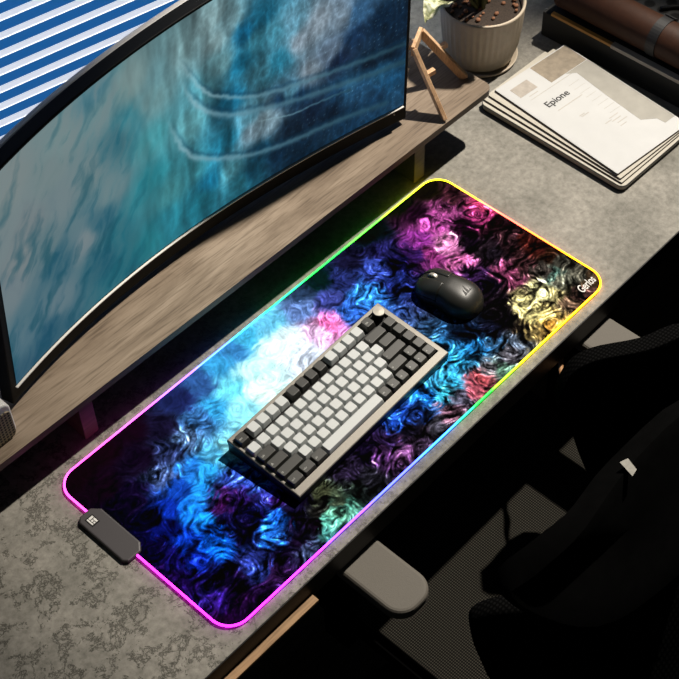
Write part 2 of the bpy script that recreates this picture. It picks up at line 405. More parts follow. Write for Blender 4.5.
M['cover_grey'] = plain('notebook_grey_pages', (0.3, 0.29, 0.26, 1), 0.7, noise=0.1)
M['ink'] = plain('ink_black', (0.02, 0.02, 0.02, 1), 0.8, noise=0.1)
M['ink_grey'] = plain('ink_grey', (0.36, 0.34, 0.31, 1), 0.8, noise=0.1)
M['photo_beige'] = plain('printed_beige_photo', (0.20, 0.165, 0.12, 1), 0.6, noise=0.5, nscale=90)
M['photo_grey'] = plain('printed_grey_photo', (0.25, 0.24, 0.21, 1), 0.6, noise=0.25, nscale=40)
M['photo_dark'] = plain('printed_taupe_photo', (0.30, 0.27, 0.235, 1), 0.6, noise=0.3, nscale=120)
M['pot'] = plain('pot_ribbed_clay', (0.42, 0.355, 0.27, 1), 0.55, noise=0.15, nscale=60)
M['soil'] = plain('potting_soil', (0.03, 0.02, 0.014, 1), 0.95, noise=0.7, nscale=300, bump=1.0)
M['pebble'] = plain('clay_pebble', (0.20, 0.085, 0.04, 1), 0.8, noise=0.4, nscale=200)
M['box_black'] = plain('box_black', (0.010, 0.011, 0.011, 1), 0.7, noise=0.4, nscale=20)
M['leather'] = plain('brown_leather', (0.034, 0.012, 0.005, 1), 0.6, spec=0.25, noise=0.35, nscale=90, bump=0.3)
M['strap'] = plain('black_strap', (0.006, 0.006, 0.007, 1), 0.6, noise=0.2)
M['alu'] = plain('grey_trim', (0.33, 0.31, 0.28, 1), 0.5, noise=0.12, nscale=60)
M['yellow'] = plain('yellow_trim', (0.42, 0.22, 0.05, 1), 0.5, noise=0.15)
M['white_shell'] = plain('white_shell', (0.66, 0.64, 0.62, 1), 0.4, noise=0.03)
M['trim'] = plain('silver_trim', (0.75, 0.73, 0.68, 1), 0.3, noise=0.05)
M['chair_black'] = plain('chair_black', (0.0025, 0.0025, 0.0025, 1), 0.9, spec=0.0, noise=0.3)
M['arm_pad'] = plain('arm_pad_grey', (0.10, 0.090, 0.075, 1), 0.75, noise=0.15, nscale=700, bump=0.2)
M['seat_mesh'] = mesh_fabric('seat_mesh', (0.005, 0.005, 0.0045, 1), (0.05, 0.046, 0.038, 1), 0.004)
M['back_mesh'] = mesh_fabric('back_mesh', (0.002, 0.002, 0.002, 1), (0.006, 0.006, 0.006, 1), 0.006)
M['tan_bracket'] = plain('tan_bracket', (0.33, 0.17, 0.07, 1), 0.6, noise=0.2)
M['wall'] = plain('wall_paint', (0.05, 0.05, 0.048, 1), 0.9, noise=0.1, nscale=8, bump=0.1)
M['slat'] = plain('blind_slat_glowing', (0.80, 0.80, 0.80, 1), 0.5, noise=0.02)
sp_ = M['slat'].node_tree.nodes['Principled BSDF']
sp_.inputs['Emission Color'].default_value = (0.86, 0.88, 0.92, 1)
sp_.inputs['Emission Strength'].default_value = 0.62  # daylight on the blind put into slats and rails as their own glow
M['control'] = plain('control_box_grey', (0.040, 0.035, 0.037, 1), 0.5, noise=0.15, nscale=800)
M['white_print'] = plain('white_print', (0.60, 0.585, 0.56, 1), 0.6, noise=0.02)
M['tag'] = plain('tag_fabric', (0.28, 0.27, 0.24, 1), 0.9, noise=0.3, nscale=300)
M['mat_base'] = plain('mat_rubber', (0.006, 0.006, 0.007, 1), 0.9, noise=0.2)
M['speaker_grille'] = dots_mat('speaker_grille', (0.30, 0.25, 0.16, 1), (0.008, 0.008, 0.007, 1), 0.0052)

# ------------------------------------------------------------------ camera
R = [[0.6809416106217201, -0.7318738851439113, -0.026060298698496718],
     [-0.579193365546402, -0.5164270661851481, -0.6307441086672415],
     [0.44816689774115415, 0.4445938613563594, -0.7755531769087871]]
cam = bpy.data.cameras.new('camera')
cam.sensor_width = 36
cam.lens = 1488.0 / 679 * 36
cam.clip_start = 0.05
co = bpy.data.objects.new('camera', cam)
C.objects.link(co)
m = Matrix(((R[0][0], -R[1][0], -R[2][0], -0.93266), (R[0][1], -R[1][1], -R[2][1], -0.91678),
            (R[0][2], -R[1][2], -R[2][2], 1.69284 + 0.003 + Z0), (0, 0, 0, 1)))
co.matrix_world = m
SC.camera = co

# ------------------------------------------------------------------ room
struct(obj('floor', box(B(), -3.0, 3.0, -3.0, 1.6, -0.05, 0.0), M['floor']))
WROT = math.radians(-12.5)
def wallpt(u, v, z):       # wall frame: u along the wall, v out of the room
    c, s = math.cos(WROT), math.sin(WROT)
    return (0.1 + u * c - v * s, 0.86 + u * s + v * c, z)
wall = B()
for x0, x1, z0, z1 in ((-3, -1.0, 0, 2.7), (0.9, 3, 0, 2.7), (-1.0, 0.9, 0, 0.35), (-1.0, 0.9, 1.9, 2.7)):
    box(wall, x0, x1, 0, 0.12, z0, z1)
struct(obj('wall_back', wall, M['wall'], loc=(0.1, 0.86, 0), rot=(0, 0, WROT)))
win = thing('window_1', 'window behind the blind', 'window', (0.1, 0.86, 0), WROT)
del win['label'], win['category']
struct(win)
fr = B()
box(fr, -1.0, -0.95, 0.02, 0.09, 0.35, 1.9); box(fr, 0.85, 0.9, 0.02, 0.09, 0.35, 1.9)
box(fr, -0.95, 0.85, 0.02, 0.09, 0.35, 0.40); box(fr, -0.95, 0.85, 0.02, 0.09, 1.85, 1.9)
obj('window_frame', fr, M['white_shell'], win, bevel=0.004)
obj('window_pane', box(B(), -0.95, 0.85, 0.05, 0.056, 0.40, 1.85),
    emit('daylight_blue_glass', L3(0, 84, 150), 0.95, (0.0, 0.02, 0.05, 1)), win)
blind = thing('venetian_blind', 'white horizontal venetian blind with blue daylight between its slats', 'blind', (0.1, 0.86, 0), WROT)
sl = B()
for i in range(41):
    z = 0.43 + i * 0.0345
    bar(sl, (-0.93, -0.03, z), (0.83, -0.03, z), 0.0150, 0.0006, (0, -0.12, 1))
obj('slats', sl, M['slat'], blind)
obj('head_rail', box(B(), -0.94, 0.84, -0.055, -0.005, 1.86, 1.90), M['slat'], blind, bevel=0.003)
obj('bottom_rail', box(B(), -0.93, 0.83, -0.042, -0.018, 0.395, 0.412), M['slat'], blind, bevel=0.003)
# ------------------------------------------------------------------ desk
desk = thing('desk', 'long desk with mottled grey concrete top and black front edge', 'desk', (0, 0, 0))
obj('desktop', box(B(), -1.0, 1.25, -0.189, 0.56, -0.03, -0.0005), M['concrete'], desk, loc=(0, 0, Z0))
obj('edge_band', box(B(), -1.0, 1.25, -0.1905, -0.189, -0.046, -0.0012), M['black'], desk, loc=(0, 0, Z0))['label'] = 'black front edge band'
obj('front_rail', box(B(), -0.80, -0.272, -0.2035, -0.1905, -0.044, -0.037), M['rail_wood'], desk, loc=(0, 0, Z0), bevel=0.001)['label'] = 'tan wooden strip along the lower front edge'
for x in (-0.95, 1.18):
    for y in (-0.14, 0.5):
        obj('leg', box(B(), x - 0.025, x + 0.025, y - 0.025, y + 0.025, 0.0, Z0 - 0.03), M['black'], desk, bevel=0.002)
obj('back_beam', box(B(), -0.925, 1.155, 0.49, 0.51, Z0 - 0.11, Z0 - 0.031), M['black'], desk)

# ------------------------------------------------------------------ mouse pad with light strip
MW, MD = 0.40, 0.1714
ZM = 0.0035
pad = thing('mouse_pad', 'large desk pad printed with a blue and violet nebula, rainbow lit edge', 'mouse pad', (0, 0, Z0))
obj('pad_base', prism(B(), rrect(-MW, MW, -MD, MD, 0.032, 10), 0.0, 0.0028), M['mat_base'], pad)

tab = np.array([[float(v) for v in r.split(',')] for r in MAT_PAINT.split(';')])
tab[:, 2:5] = tab[:, 2:5] / 255.0
nx, ny = 761, 327
gx, gy = np.meshgrid(np.linspace(-MW, MW, nx), np.linspace(-MD, MD, ny))
X = gx.ravel() * 1000; Y = gy.ravel() * 1000
def streak(x, y, wl, steps, step, seed, theta):
    """noise of wavelength wl smeared along a swirling flow"""
    acc = vnoise(x / wl, y / wl, seed)
    for sgn in (1, -1):
        px_, py_ = x.copy(), y.copy()
        for k in range(steps):
            th = theta(px_, py_)
            px_ = px_ + sgn * step * np.cos(th); py_ = py_ + sgn * step * np.sin(th)
            acc = acc + vnoise(px_ / wl, py_ / wl, seed)
    return acc / acc.std()
def theta(x, y):
    def psi(x_, y_):
        return (0.55 * x_ - 0.75 * y_ + 95 * vnoise(x_ / 85, y_ / 70, 401) + 32 * vnoise(x_ / 36, y_ / 30, 402)
                + 6 * vnoise(x_ / 14, y_ / 12, 403))
    p0 = psi(x, y)
    return np.arctan2(-(psi(x + 0.5, y) - p0), psi(x, y + 0.5) - p0)
wx = fbm(X / 30, Y / 24, 4, 3, 0.55) * 2.0; wy = fbm(X / 30, Y / 24, 4, 91, 0.55) * 2.0
rough0 = paint(X, Y, tab[:, [0, 1, 5]], 10, 2)[:, 0]
s1 = streak(X, Y, 7.5, 7, 2.6, 21, theta)
s2 = streak(X, Y, 3.4, 6, 1.5, 22, theta)
th0 = theta(X, Y)
# colours pushed sideways across the flow so that their borders break into tongues
amp = 3 + 5.5 * rough0
kx = -np.sin(th0) * s1 * (1.2 + 2.6 * rough0); ky = np.cos(th0) * s1 * (1.2 + 2.6 * rough0)
col = paint(X + wx * amp + kx, Y + wy * amp + ky, tab[:, :5], 4.0, 2.4)
rough = np.clip(paint(X + wx * 4, Y + wy * 4, tab[:, [0, 1, 5]], 8, 2)[:, 0], 0, 1)
rough = np.clip((rough - 0.18) / 0.72, 0, 1)
hz = fbm(X / 24 + 0.5 * wx, Y / 18 + 0.5 * wy, 4, 77) / 0.26
grit = fbm(X / 6, Y / 6, 3, 501, 0.7) / 0.3
brk = np.clip(0.75 + 0.55 * fbm(X / 13, Y / 11, 3, 502) / 0.28, 0.1, 1.4)
s1 = s1 * (0.55 + 0.45 * brk); s2 = s2 * brk
a1 = np.tanh(s1 * 0.9); a2 = np.tanh(s2 * 0.8 + 0.35 * grit)
lum = np.exp(rough * (0.36 * a1 + 0.42 * a2 + 0.22 * hz - 0.06) + (1 - rough) * (0.05 * a1 + 0.06 * a2 + 0.05 * hz))
mean = col.mean(axis=1, keepdims=True)
out = col * lum[:, None]
patchy = np.clip(0.55 + 0.5 * hz, 0, 1.2)
hot = (np.clip(s2 * 0.6 + s1 * 0.6 - 1.0, 0, 1.3)) * np.clip(rough * 1.3 - 0.25, 0, 1) * patchy
out = out + hot[:, None] * (0.55 * col + 0.22 * mean + 0.02)
dark = np.clip(-(s1 * 0.6 + hz * 0.7) - 0.15, 0, 1.4) * 0.55 * rough
out = out * (1 - np.clip(dark, 0, 0.85)[:, None])
out = np.clip(out, 0, 1.2) ** 1.18
out = 0.5 * (1 + 1.06 * (2 * np.clip(out, 0, 1) - 1)) - 0.012
rgb = np.clip(srgb2lin(np.clip(out, 0.006, 1)), 0, 0.95)
def in_rr(x, y, hx, hy, r):
    dx = max(abs(x) - (hx - r), 0); dy = max(abs(y) - (hy - r), 0)
    return dx * dx + dy * dy <= r * r
verts = np.stack([gx.ravel(), gy.ravel(), np.full(nx * ny, ZM)], 1)
dxa = np.maximum(np.abs(verts[:, 0]) - (MW - 0.032), 0); dya = np.maximum(np.abs(verts[:, 1]) - (MD - 0.032), 0)
ok = (dxa ** 2 + dya ** 2 <= 0.032 ** 2 + 1e-9)
idx = np.arange(nx * ny).reshape(ny, nx)
q = np.stack([idx[:-1, :-1], idx[:-1, 1:], idx[1:, 1:], idx[1:, :-1]], -1).reshape(-1, 4)
q = q[ok[q].all(axis=1)]
used = np.unique(q)
remap = np.full(nx * ny, -1); remap[used] = np.arange(len(used))
me = bpy.data.meshes.new('printed_top')
me.from_pydata(verts[used].tolist(), [], remap[q].tolist())
set_colors(me, rgb[used])
obj('printed_top', me, attr_mat('nebula_print', False, 0, 0.9, spec=0.02), pad)

# light tube round the edge, hue by place
pth = []
rp = rrect(-MW, MW, -MD, MD, 0.032, 12)
dense = []
for i in range(len(rp)):
    a = Vector(rp[i]); b = Vector(rp[(i + 1) % len(rp)])
    n = max(1, int((b - a).length / 0.006))
    for k in range(n):
        dense.append(a.lerp(b, k / n))
HUES = [(-400, -60, 225, 40, 215), (-400, 60, 235, 50, 190), (-400, 130, 235, 60, 190), (-330, 171, 230, 60, 180), (-250, 171, 205, 70, 205),
        (-170, 171, 150, 80, 235), (-95, 171, 70, 110, 240), (-30, 171, 40, 170, 210), (40, 171, 10, 190, 110),
        (140, 171, 10, 180, 50), (230, 171, 60, 195, 40), (310, 171, 160, 205, 30), (380, 171, 225, 205, 20),
        (400, 100, 245, 170, 40), (400, 60, 250, 110, 80), (400, 20, 250, 90, 70), (400, -40, 250, 110, 40), (400, -120, 250, 150, 15),
        (370, -171, 250, 160, 10), (300, -171, 245, 175, 10), (210, -171, 225, 195, 10), (150, -171, 130, 195, 20), (100, -171, 20, 190, 50),
        (62, -171, 20, 160, 120), (25, -171, 45, 115, 225), (-90, -171, 70, 80, 240), (-180, -171, 120, 60, 235), (-270, -171, 180, 40, 225), (-370, -171, 215, 35, 225)]
hu = np.array(HUES, float)
tb = B()
n_side = 8
rings = tube(tb, [(p.x, p.y, 0.0030) for p in dense], 0.0017, n_side, closed=True)
tm = bpy.data.meshes.new('light_strip')
bmesh.ops.recalc_face_normals(tb, faces=tb.faces)
tb.to_mesh(tm); tb.free()
tv = np.array([v.co[:] for v in tm.vertices]) * 1000
tc_ = paint(tv[:, 0], tv[:, 1], hu, 6, 2.5) / 255.0
set_colors(tm, srgb2lin(tc_))
for p_ in tm.polygons:
    p_.use_smooth = True
obj('light_strip', tm, attr_mat('rgb_light_strip', True, LED, 0.4), pad)['label'] = 'glowing rainbow light strip'
# control box clipped on the left end
cb = B()
prism(cb, [(-0.420, 0.010), (-0.415, 0.003), (-0.393, 0.003), (-0.384, 0.014), (-0.384, 0.092), (-0.394, 0.104), (-0.413, 0.104), (-0.420, 0.097)], 0.0, 0.0062)
ctl = obj('control_box', cb, M['control'], pad, bevel=0.0025, seg=3)
ctl['label'] = 'dark grey control box with a white emblem'
em = B()
box(em, -0.412, -0.399, 0.078, 0.094, 0.0062, 0.0066)
obj('emblem_field', em, M['black'], ctl)
em = B()
for (x0, x1, y0, y1) in ((-0.4105, -0.4085, 0.080, 0.092), (-0.4075, -0.4005, 0.0885, 0.0920), (-0.4075, -0.4045, 0.0838, 0.0872), (-0.4035, -0.4005, 0.080, 0.0872), (-0.4075, -0.4045, 0.080, 0.0825)):
    box(em, x0, x1, y0, y1, 0.0066, 0.0069)
obj('emblem', em, M['white_print'], ctl)['label'] = 'small white square emblem'
tmsh = text_mesh('Gerlos', 0.0195, 0.0001, 0.25, 0.0002, 0.98)
obj('lettering', tmsh, M['white_print'], pad, loc=(0.3525, -0.1580, ZM + 0.0003), rot=(0, 0, 0.02)).scale = (0.66, 1.05, 1)

# ------------------------------------------------------------------ keyboard
KB = thing('keyboard', 'compact mechanical keyboard with light grey and dark keycaps and a knob', 'keyboard', (-0.0400, -0.0320, Z0 + ZM), math.radians(2.1))
HX, HYF, HYB = 0.1610, -0.0635, 0.0700
SL = 0.011 / 0.1345
TH = math.atan(SL)
def ztop(y):
    return 0.0165 + (y - HYF) * SL
P = 0.01905
PY = 0.0183
def wedge(bm, x0, x1, y0, y1, zb, dz):
    v = [bm.verts.new(p) for p in ((x0, y0, zb), (x1, y0, zb), (x1, y1, zb), (x0, y1, zb),
                                   (x0, y0, ztop(y0) + dz), (x1, y0, ztop(y0) + dz), (x1, y1, ztop(y1) + dz), (x0, y1, ztop(y1) + dz))]
    for f in ((3, 2, 1, 0), (4, 5, 6, 7), (0, 1, 5, 4), (1, 2, 6, 5), (2, 3, 7, 6), (3, 0, 4, 7)):
        bm.faces.new([v[i] for i in f])
wx0, wx1 = -HX + 0.0042, HX - 0.0082
wy1 = HYB - 0.0062
wy0 = wy1 - 6.25 * PY - 0.0005
low = B(); wedge(low, -HX, HX, HYF, HYB, 0.0, -0.006)
obj('case_body', low, M['case_side'], KB, bevel=0.002)['label'] = 'black lower case'
top = B()
o_ = [(-HX, HYF), (HX, HYF), (HX, HYB), (-HX, HYB)]
i_ = [(wx0, wy0), (wx1, wy0), (wx1, wy1), (wx0, wy1)]
def ring_v(pts, dz, inset=0):
    return [top.verts.new((x - inset * (1 if x > 0 else -1), y - inset * (1 if y > 0 else -1), ztop(y) + dz)) for x, y in pts]
ot, ob_ = ring_v(o_, 0.0, 0.0012), ring_v(o_, -0.0062)
omid = ring_v(o_, -0.0012)
it, ib = ring_v(i_, 0.0), ring_v(i_, -0.0055)
for k in range(4):
    j = (k + 1) % 4
    top.faces.new((ot[k], ot[j], it[j], it[k]))
    top.faces.new((it[k], it[j], ib[j], ib[k]))
    top.faces.new((ot[j], ot[k], omid[k], omid[j]))
    top.faces.new((omid[j], omid[k], ob_[k], ob_[j]))
frame_o = obj('case_frame', top, M['case_top'], KB)
frame_o['label'] = 'warm grey top frame'
frame_o.data.materials.append(M['case_side'])
for p_ in frame_o.data.polygons:
    if abs(p_.normal.z) < 0.5:
        p_.material_index = 1
pl = B()
v = [pl.verts.new((x, y, ztop(y) - 0.0052)) for x, y in i_]
pl.faces.new(v)
obj('switch_plate', pl, M['black'], KB)
key_cache = {}
def key_mesh(w, dark, hgt=0.0095):
    k = (w, dark)
    if k in key_cache:
        return key_cache[k]
    bm = B()
    bw, bd = w * P - 0.0011, PY - 0.0011
    prof = [(0, 0.0, 0.0, 0.0), (0.5, 0.0008, 0.0005, 0.0010), (1.0, 0.0017, 0.0009, 0.0024)]
    rings = []
    for f, ix, iyb, iyf in prof:
        z = f * hgt
        rr = rrect(-bw / 2 + ix, bw / 2 - ix, -bd / 2 + iyf, bd / 2 - iyb, 0.0012 + 0.0008 * f, 3)
        rings.append([bm.verts.new((x, y, z)) for x, y in rr])
    for a, b in zip(rings[:-1], rings[1:]):
        for i in range(len(a)):
            j = (i + 1) % len(a)
            bm.faces.new((a[i], a[j], b[j], b[i]))
    rr = rrect(-bw / 2 + 0.0023, bw / 2 - 0.0023, -bd / 2 + 0.0030, bd / 2 - 0.0015, 0.0014, 3)
    lip = [bm.verts.new((x, y, hgt + 0.0002)) for x, y in rr]
    for i in range(len(lip)):
        j = (i + 1) % len(lip)
        bm.faces.new((rings[-1][i], rings[-1][j], lip[j], lip[i]))
    bm.faces.new(lip)
    bm.faces.new(rings[0][::-1])
    bmesh.ops.recalc_face_normals(bm, faces=bm.faces)
    me = bpy.data.meshes.new('keycap')
    bm.to_mesh(me); bm.free()
    me.materials.append(M['key_dark' if dark else 'key_light'])
    key_cache[k] = me
    return me
leg_cache = {}
def add_key(x, row, w, dark, legend='', dy=0.0):
    yc = wy1 - PY * 0.5 - row * PY - (0.25 * PY if row > 0 else 0) - dy * PY
    xc = wx0 + (x + w / 2) * P
    k = obj('keycap', key_mesh(w, dark), None, KB, loc=(xc, yc, ztop(yc) - 0.0028), rot=(TH, 0, 0))
    if dark:
        k['label'] = 'dark grey keycap'
    if legend:
        if legend not in leg_cache:
            leg_cache[legend] = text_mesh(legend, 0.0042 if len(legend) > 1 else 0.0055, 0.00005)
            leg_cache[legend].materials.append(M['legend'])
        obj('legend', leg_cache[legend], None, k, loc=(-w * P / 2 + 0.0042, -0.0016, 0.0098))
    return k
# function row
add_key(0, 0, 1, True, 'esc')
for i in range(12):
    add_key(1.25 + i + (i // 4) * 0.25, 0, 1, 4 <= i < 8)
add_key(14, 0, 1, True, 'del')
for i in range(13):
    add_key(i, 1, 1, False)
add_key(13, 1, 2, True, '-')
add_key(0, 2, 1.5, True, 'tab')
for i in range(12):
    add_key(1.5 + i, 2, 1, False)
add_key(13.5, 2, 1.5, True)
add_key(0, 3, 1.75, True, 'A')
for i in range(11):
    add_key(1.75 + i, 3, 1, False)
add_key(12.75, 3, 2.25, True, '-')
add_key(0, 4, 2.25, True, 'o')
for i in range(10):
    add_key(2.25 + i, 4, 1, False)
add_key(12.25, 4, 1.75, True, 'o')
for x, w, t in ((0, 1.25, 'ctrl'), (1.25, 1.25, 'win'), (2.5, 1.25, 'alt')):
    add_key(x, 5, w, True, t)
add_key(3.75, 5, 6.25, False)
for x, t in ((10, 'alt'), (11, 'fn'), (12, 'ctl')):
    add_key(x, 5, 1, True, t)
for x, r_, t in ((14.1, 4, '+'), (13.14, 5, '+'), (14.14, 5, '+'), (15.14, 5, '+')):
    add_key(x, r_, 1, True, t, 0.0)
for r_ in (1, 2, 3, 4):
    add_key(15.18, r_, 1, True)
kb_y = wy1 - PY * 0.5
kn = B()
lathe(kn, [(0, 0), (0.0088, 0), (0.0090, 0.0005), (0.0090, 0.0125), (0.0084, 0.0135), (0, 0.0138)], 40)
ko = obj('knob', kn, M['knob'], KB, loc=(wx0 + 15.72 * P, kb_y - 0.001, ztop(kb_y) - 0.002), rot=(TH, 0, 0))
ko['label'] = 'round metal volume knob'
ko.data.materials.append(M['black'])
for p_ in ko.data.polygons:
    if abs(p_.normal.z) < 0.5:
        p_.material_index = 1

# ------------------------------------------------------------------ mouse
MS = thing('computer_mouse', 'matte black computer mouse on the pad right of the keyboard', 'mouse', (0.2130, -0.0145, Z0 + ZM), math.radians(8))
def mouse_pt(t, a, off=0.0):
    # t: -1 rear .. 1 front ; a: angle round the section (0 right, pi/2 top, pi left)
    ly = 0.0540
    w = 0.0345 * (1 - abs(t) ** 3.2) ** 0.42 * (1 - 0.13 * math.exp(-((t - 0.15) / 0.35) ** 2))
    h = 0.0375 * (1 - 0.30 * max(0, t) ** 1.4 - 0.10 * abs(min(0, t)) ** 1.5) * (1 - abs(t) ** 4.5) ** 0.40
    e = 0.72
    c, s = math.cos(a), math.sin(a)
    x = (w + off) * math.copysign(abs(c) ** e, c)
    z = (h + off) * abs(s) ** (e * 1.05)
    # waist inward near base
    x *= 0.93 + 0.07 * (z / max(h, 1e-4))
    return Vector((x, t * (ly + off), z))
def mouse_patch(t0, t1, a0, a1, nt, na, off):
    bm = B(); g = []
    for i in range(nt + 1):
        t = t0 + (t1 - t0) * i / nt
        g.append([bm.verts.new(mouse_pt(t, a0 + (a1 - a0) * k / na, off)) for k in range(na + 1)])
    for i in range(nt):
        for k in range(na):
            bm.faces.new((g[i][k], g[i][k + 1], g[i + 1][k + 1], g[i + 1][k]))
    return bm
mb = B(); g = []
NT, NA = 40, 36
for i in range(NT + 1):
    t = -math.cos(PI * i / NT) * 0.9995
    g.append([mb.verts.new(mouse_pt(t, PI * k / NA)) for k in range(NA + 1)])
for i in range(NT):
    for k in range(NA):
        mb.faces.new((g[i][k], g[i][k + 1], g[i + 1][k + 1], g[i + 1][k]))
for i in range(NT):
    mb.faces.new((g[i][0], g[i + 1][0], g[i + 1][NA], g[i][NA]))
obj('shell', mb, M['mouse'], MS, smooth=True)
for a0, a1 in ((0.30, 1.46), (1.68, PI - 0.30)):
    bt = obj('click_button', mouse_patch(0.12, 0.93, a0, a1, 16, 12, 0.0009), M['mouse'], MS, smooth=True)
    sm = bt.modifiers.new('thick', 'SOLIDIFY'); sm.thickness = 0.0012; sm.offset = -1
wl = B()
lathe(wl, [(0, -0.0032), (0.0085, -0.0032), (0.0095, -0.002), (0.0095, 0.002), (0.0085, 0.0032), (0, 0.0032)], 28)
obj('scroll_wheel', wl, M['knob'], MS, loc=(0, 0.028, 0.0270), rot=(0, PI / 2, 0), smooth=False)
lg = B()
for k, (dx, hh) in enumerate(((-0.006, 0.010), (0.0, 0.014), (0.006, 0.012))):
    vs = []
    for x, y in ((dx - 0.0022, -0.033), (dx + 0.0030, -0.033), (dx + 0.0042, -0.033 + hh), (dx + 0.0008, -0.033 + hh * 0.55)):
        t = y / 0.0540
        a = math.acos(max(-1, min(1, x / 0.0345)))
        pz = mouse_pt(t, a, 0.0006)
        vs.append(lg.verts.new((x, y, pz.z)))
    lg.faces.new(vs)
obj('emblem', lg, M['mouse_logo'], MS)['label'] = 'small black sail shaped emblem'

# ------------------------------------------------------------------ riser shelf
ZR = 0.1
RS = thing('monitor_riser', 'long oak monitor shelf raised above the back of the desk', 'monitor riser', (0.03, 0.177, Z0), math.radians(-0.95))
obj('top_board', prism(B(), rrect(-0.85, 0.505, 0.0, 0.215, 0.016, 8), ZR - 0.012, ZR), M['oak'], RS)
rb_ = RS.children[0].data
rb_.materials.append(M['oak_shaded'])
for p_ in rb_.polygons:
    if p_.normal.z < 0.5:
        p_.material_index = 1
for x in (-0.66, -0.34, 0.345):
    obj('support_foot', box(B(), x - 0.012, x + 0.012, 0.014, 0.20, 0, ZR - 0.012), M['oak_shaded'], RS, bevel=0.001)
obj('back_brace', box(B(), -0.80, 0.44, 0.195, 0.21, 0.02, ZR - 0.012), M['oak_shaded'], RS)

# ------------------------------------------------------------------ curved monitor
PC = [0.14306242469297306, -0.312883151237287, -0.05082875918813402, 0.2728807602993363]
SX0, SX1, SH = -0.379, 0.374, 0.385
def SS(s, h, off=0.0):
    """bottom trim line at h=0; off pushes backwards along the panel normal"""
    x = SX0 + s * (SX1 - SX0)
    y = ((PC[0] * x + PC[1]) * x + PC[2]) * x + PC[3]
    tl = -0.105 + 0.07 * s
    d = Vector((1, (3 * PC[0] * x + 2 * PC[1]) * x + PC[2], 0)).normalized()
    n = Vector((-d.y, d.x, 0))
    return Vector((x + 0.045 * (1 - s) * h, y + tl * h, 0.14 + h)) + n * off
MO = thing('curved_monitor', 'wide curved monitor showing teal ice flows, standing on the oak shelf', 'monitor', (0, 0.33, Z0 + ZR))
MO_OFF = Vector((0, 0.33, ZR))
def sheet(s0, s1, h0, h1, ns, nh, off0, off1=None):
    """closed curved slab between depths off0 (front) and off1 (back)"""
    bm = B()
    def grid(off):
        return [[bm.verts.new(SS(s0 + (s1 - s0) * i / ns, h0 + (h1 - h0) * j / nh, off) - MO_OFF) for i in range(ns + 1)] for j in range(nh + 1)]
    a = grid(off0)
    for j in range(nh):
        for i in range(ns):
            bm.faces.new((a[j][i], a[j][i + 1], a[j + 1][i + 1], a[j + 1][i]))
    if off1 is not None:
        b = grid(off1)
        for j in range(nh):
            for i in range(ns):
                bm.faces.new((b[j][i], b[j + 1][i], b[j + 1][i + 1], b[j][i + 1]))
        for i in range(ns):
            bm.faces.new((a[0][i], b[0][i], b[0][i + 1], a[0][i + 1]))
            bm.faces.new((a[nh][i], a[nh][i + 1], b[nh][i + 1], b[nh][i]))
        for j in range(nh):
            bm.faces.new((a[j][0], a[j + 1][0], b[j + 1][0], b[j][0]))
            bm.faces.new((a[j][ns], b[j][ns], b[j + 1][ns], a[j + 1][ns]))
    return bm
es = 0.0105; er = 0.006
# picture on the screen
st = np.array([[float(v) for v in r.split(',')] for r in SCREEN_PAINT.split(';')])
st[:, 2:] /= 255.0
AW, AH = 0.76, 0.385
ns_, nh_ = 420, 216
sg, hg = np.meshgrid(np.linspace(0.0035, 0.9975, ns_), np.linspace(0.008, 1.0, nh_))
S_ = sg.ravel(); H_ = hg.ravel()
ax_ = S_ * AW * 1000; ay_ = H_ * AH * 1000
st2 = st.copy(); st2[:, 0] *= AW * 1000; st2[:, 1] *= AH * 1000
left = np.clip((0.42 - S_) / 0.15, 0, 1)
# cloud streaks on the left, flowing streaks on the right
sa_, ca_ = math.sin(1.0), math.cos(1.0)
lx = ax_ * ca_ + ay_ * sa_; ly = -ax_ * sa_ + ay_ * ca_
dwx = fbm(lx / 90, ly / 30, 5, 13) * 13 * left + fbm(ax_ / 30, ay_ / 60, 5, 14) * 6 * (1 - left)
dwy = fbm(lx / 90, ly / 30, 5, 113) * 13 * left + fbm(ax_ / 30, ay_ / 60, 5, 114) * 10 * (1 - left)
sc_col = paint(ax_ + dwx, ay_ + dwy, st2, 7, 1.8)
cl = fbm(lx / 85 + 0.3 * fbm(ax_ / 50, ay_ / 50, 3, 35), ly / 27 + 0.5 * fbm(ax_ / 40, ay_ / 40, 3, 36), 5, 31, 0.52) / 0.22
kc = np.clip(0.5 + 0.42 * cl, 0, 1)
kc = kc * kc * (3 - 2 * kc) * left * np.clip(0.35 + 0.75 * H_, 0, 1)
kd = np.clip(-0.15 - 0.55 * cl, 0, 1) * left * np.clip(1.15 - 0.75 * H_, 0.1, 1)
sc_col = sc_col * (1 - 0.55 * kc)[:, None] + np.array([0.50, 0.575, 0.585]) * (0.55 * kc)[:, None]
sc_col = sc_col * (1 - 0.75 * kd)[:, None] + np.array([0.07, 0.34, 0.42]) * (0.75 * kd)[:, None]
fl = fbm(ax_ / 16, ay_ / 46, 5, 61, 0.55)
sc_col = sc_col * np.exp((1 - left) * fl * 0.16)[:, None]
fine = ridged(ax_ / 22 + dwx / 30, ay_ / 34, 5, 71, 0.62)
sc_col = sc_col * np.exp((1 - left) * np.clip((S_ - 0.35) / 0.3, 0, 1) * (fine - fine.mean()) * 0.7)[:, None]
bnd = fbm(ax_ / 34 + 0.03 * dwx, ay_ / 160, 3, 72)
sc_col = sc_col * np.exp(np.clip(1 - np.abs(S_ - 0.55) / 0.25, 0, 1) * bnd * 0.9)[:, None]
sp = vnoise(ax_ / 2.2, ay_ / 2.2, 9)
speck = np.clip(sp - 0.52, 0, 1) * np.clip((S_ - 0.6) / 0.2, 0, 1) * 1.0
sc_col = sc_col + speck[:, None] * np.array([0.5, 0.65, 0.7])
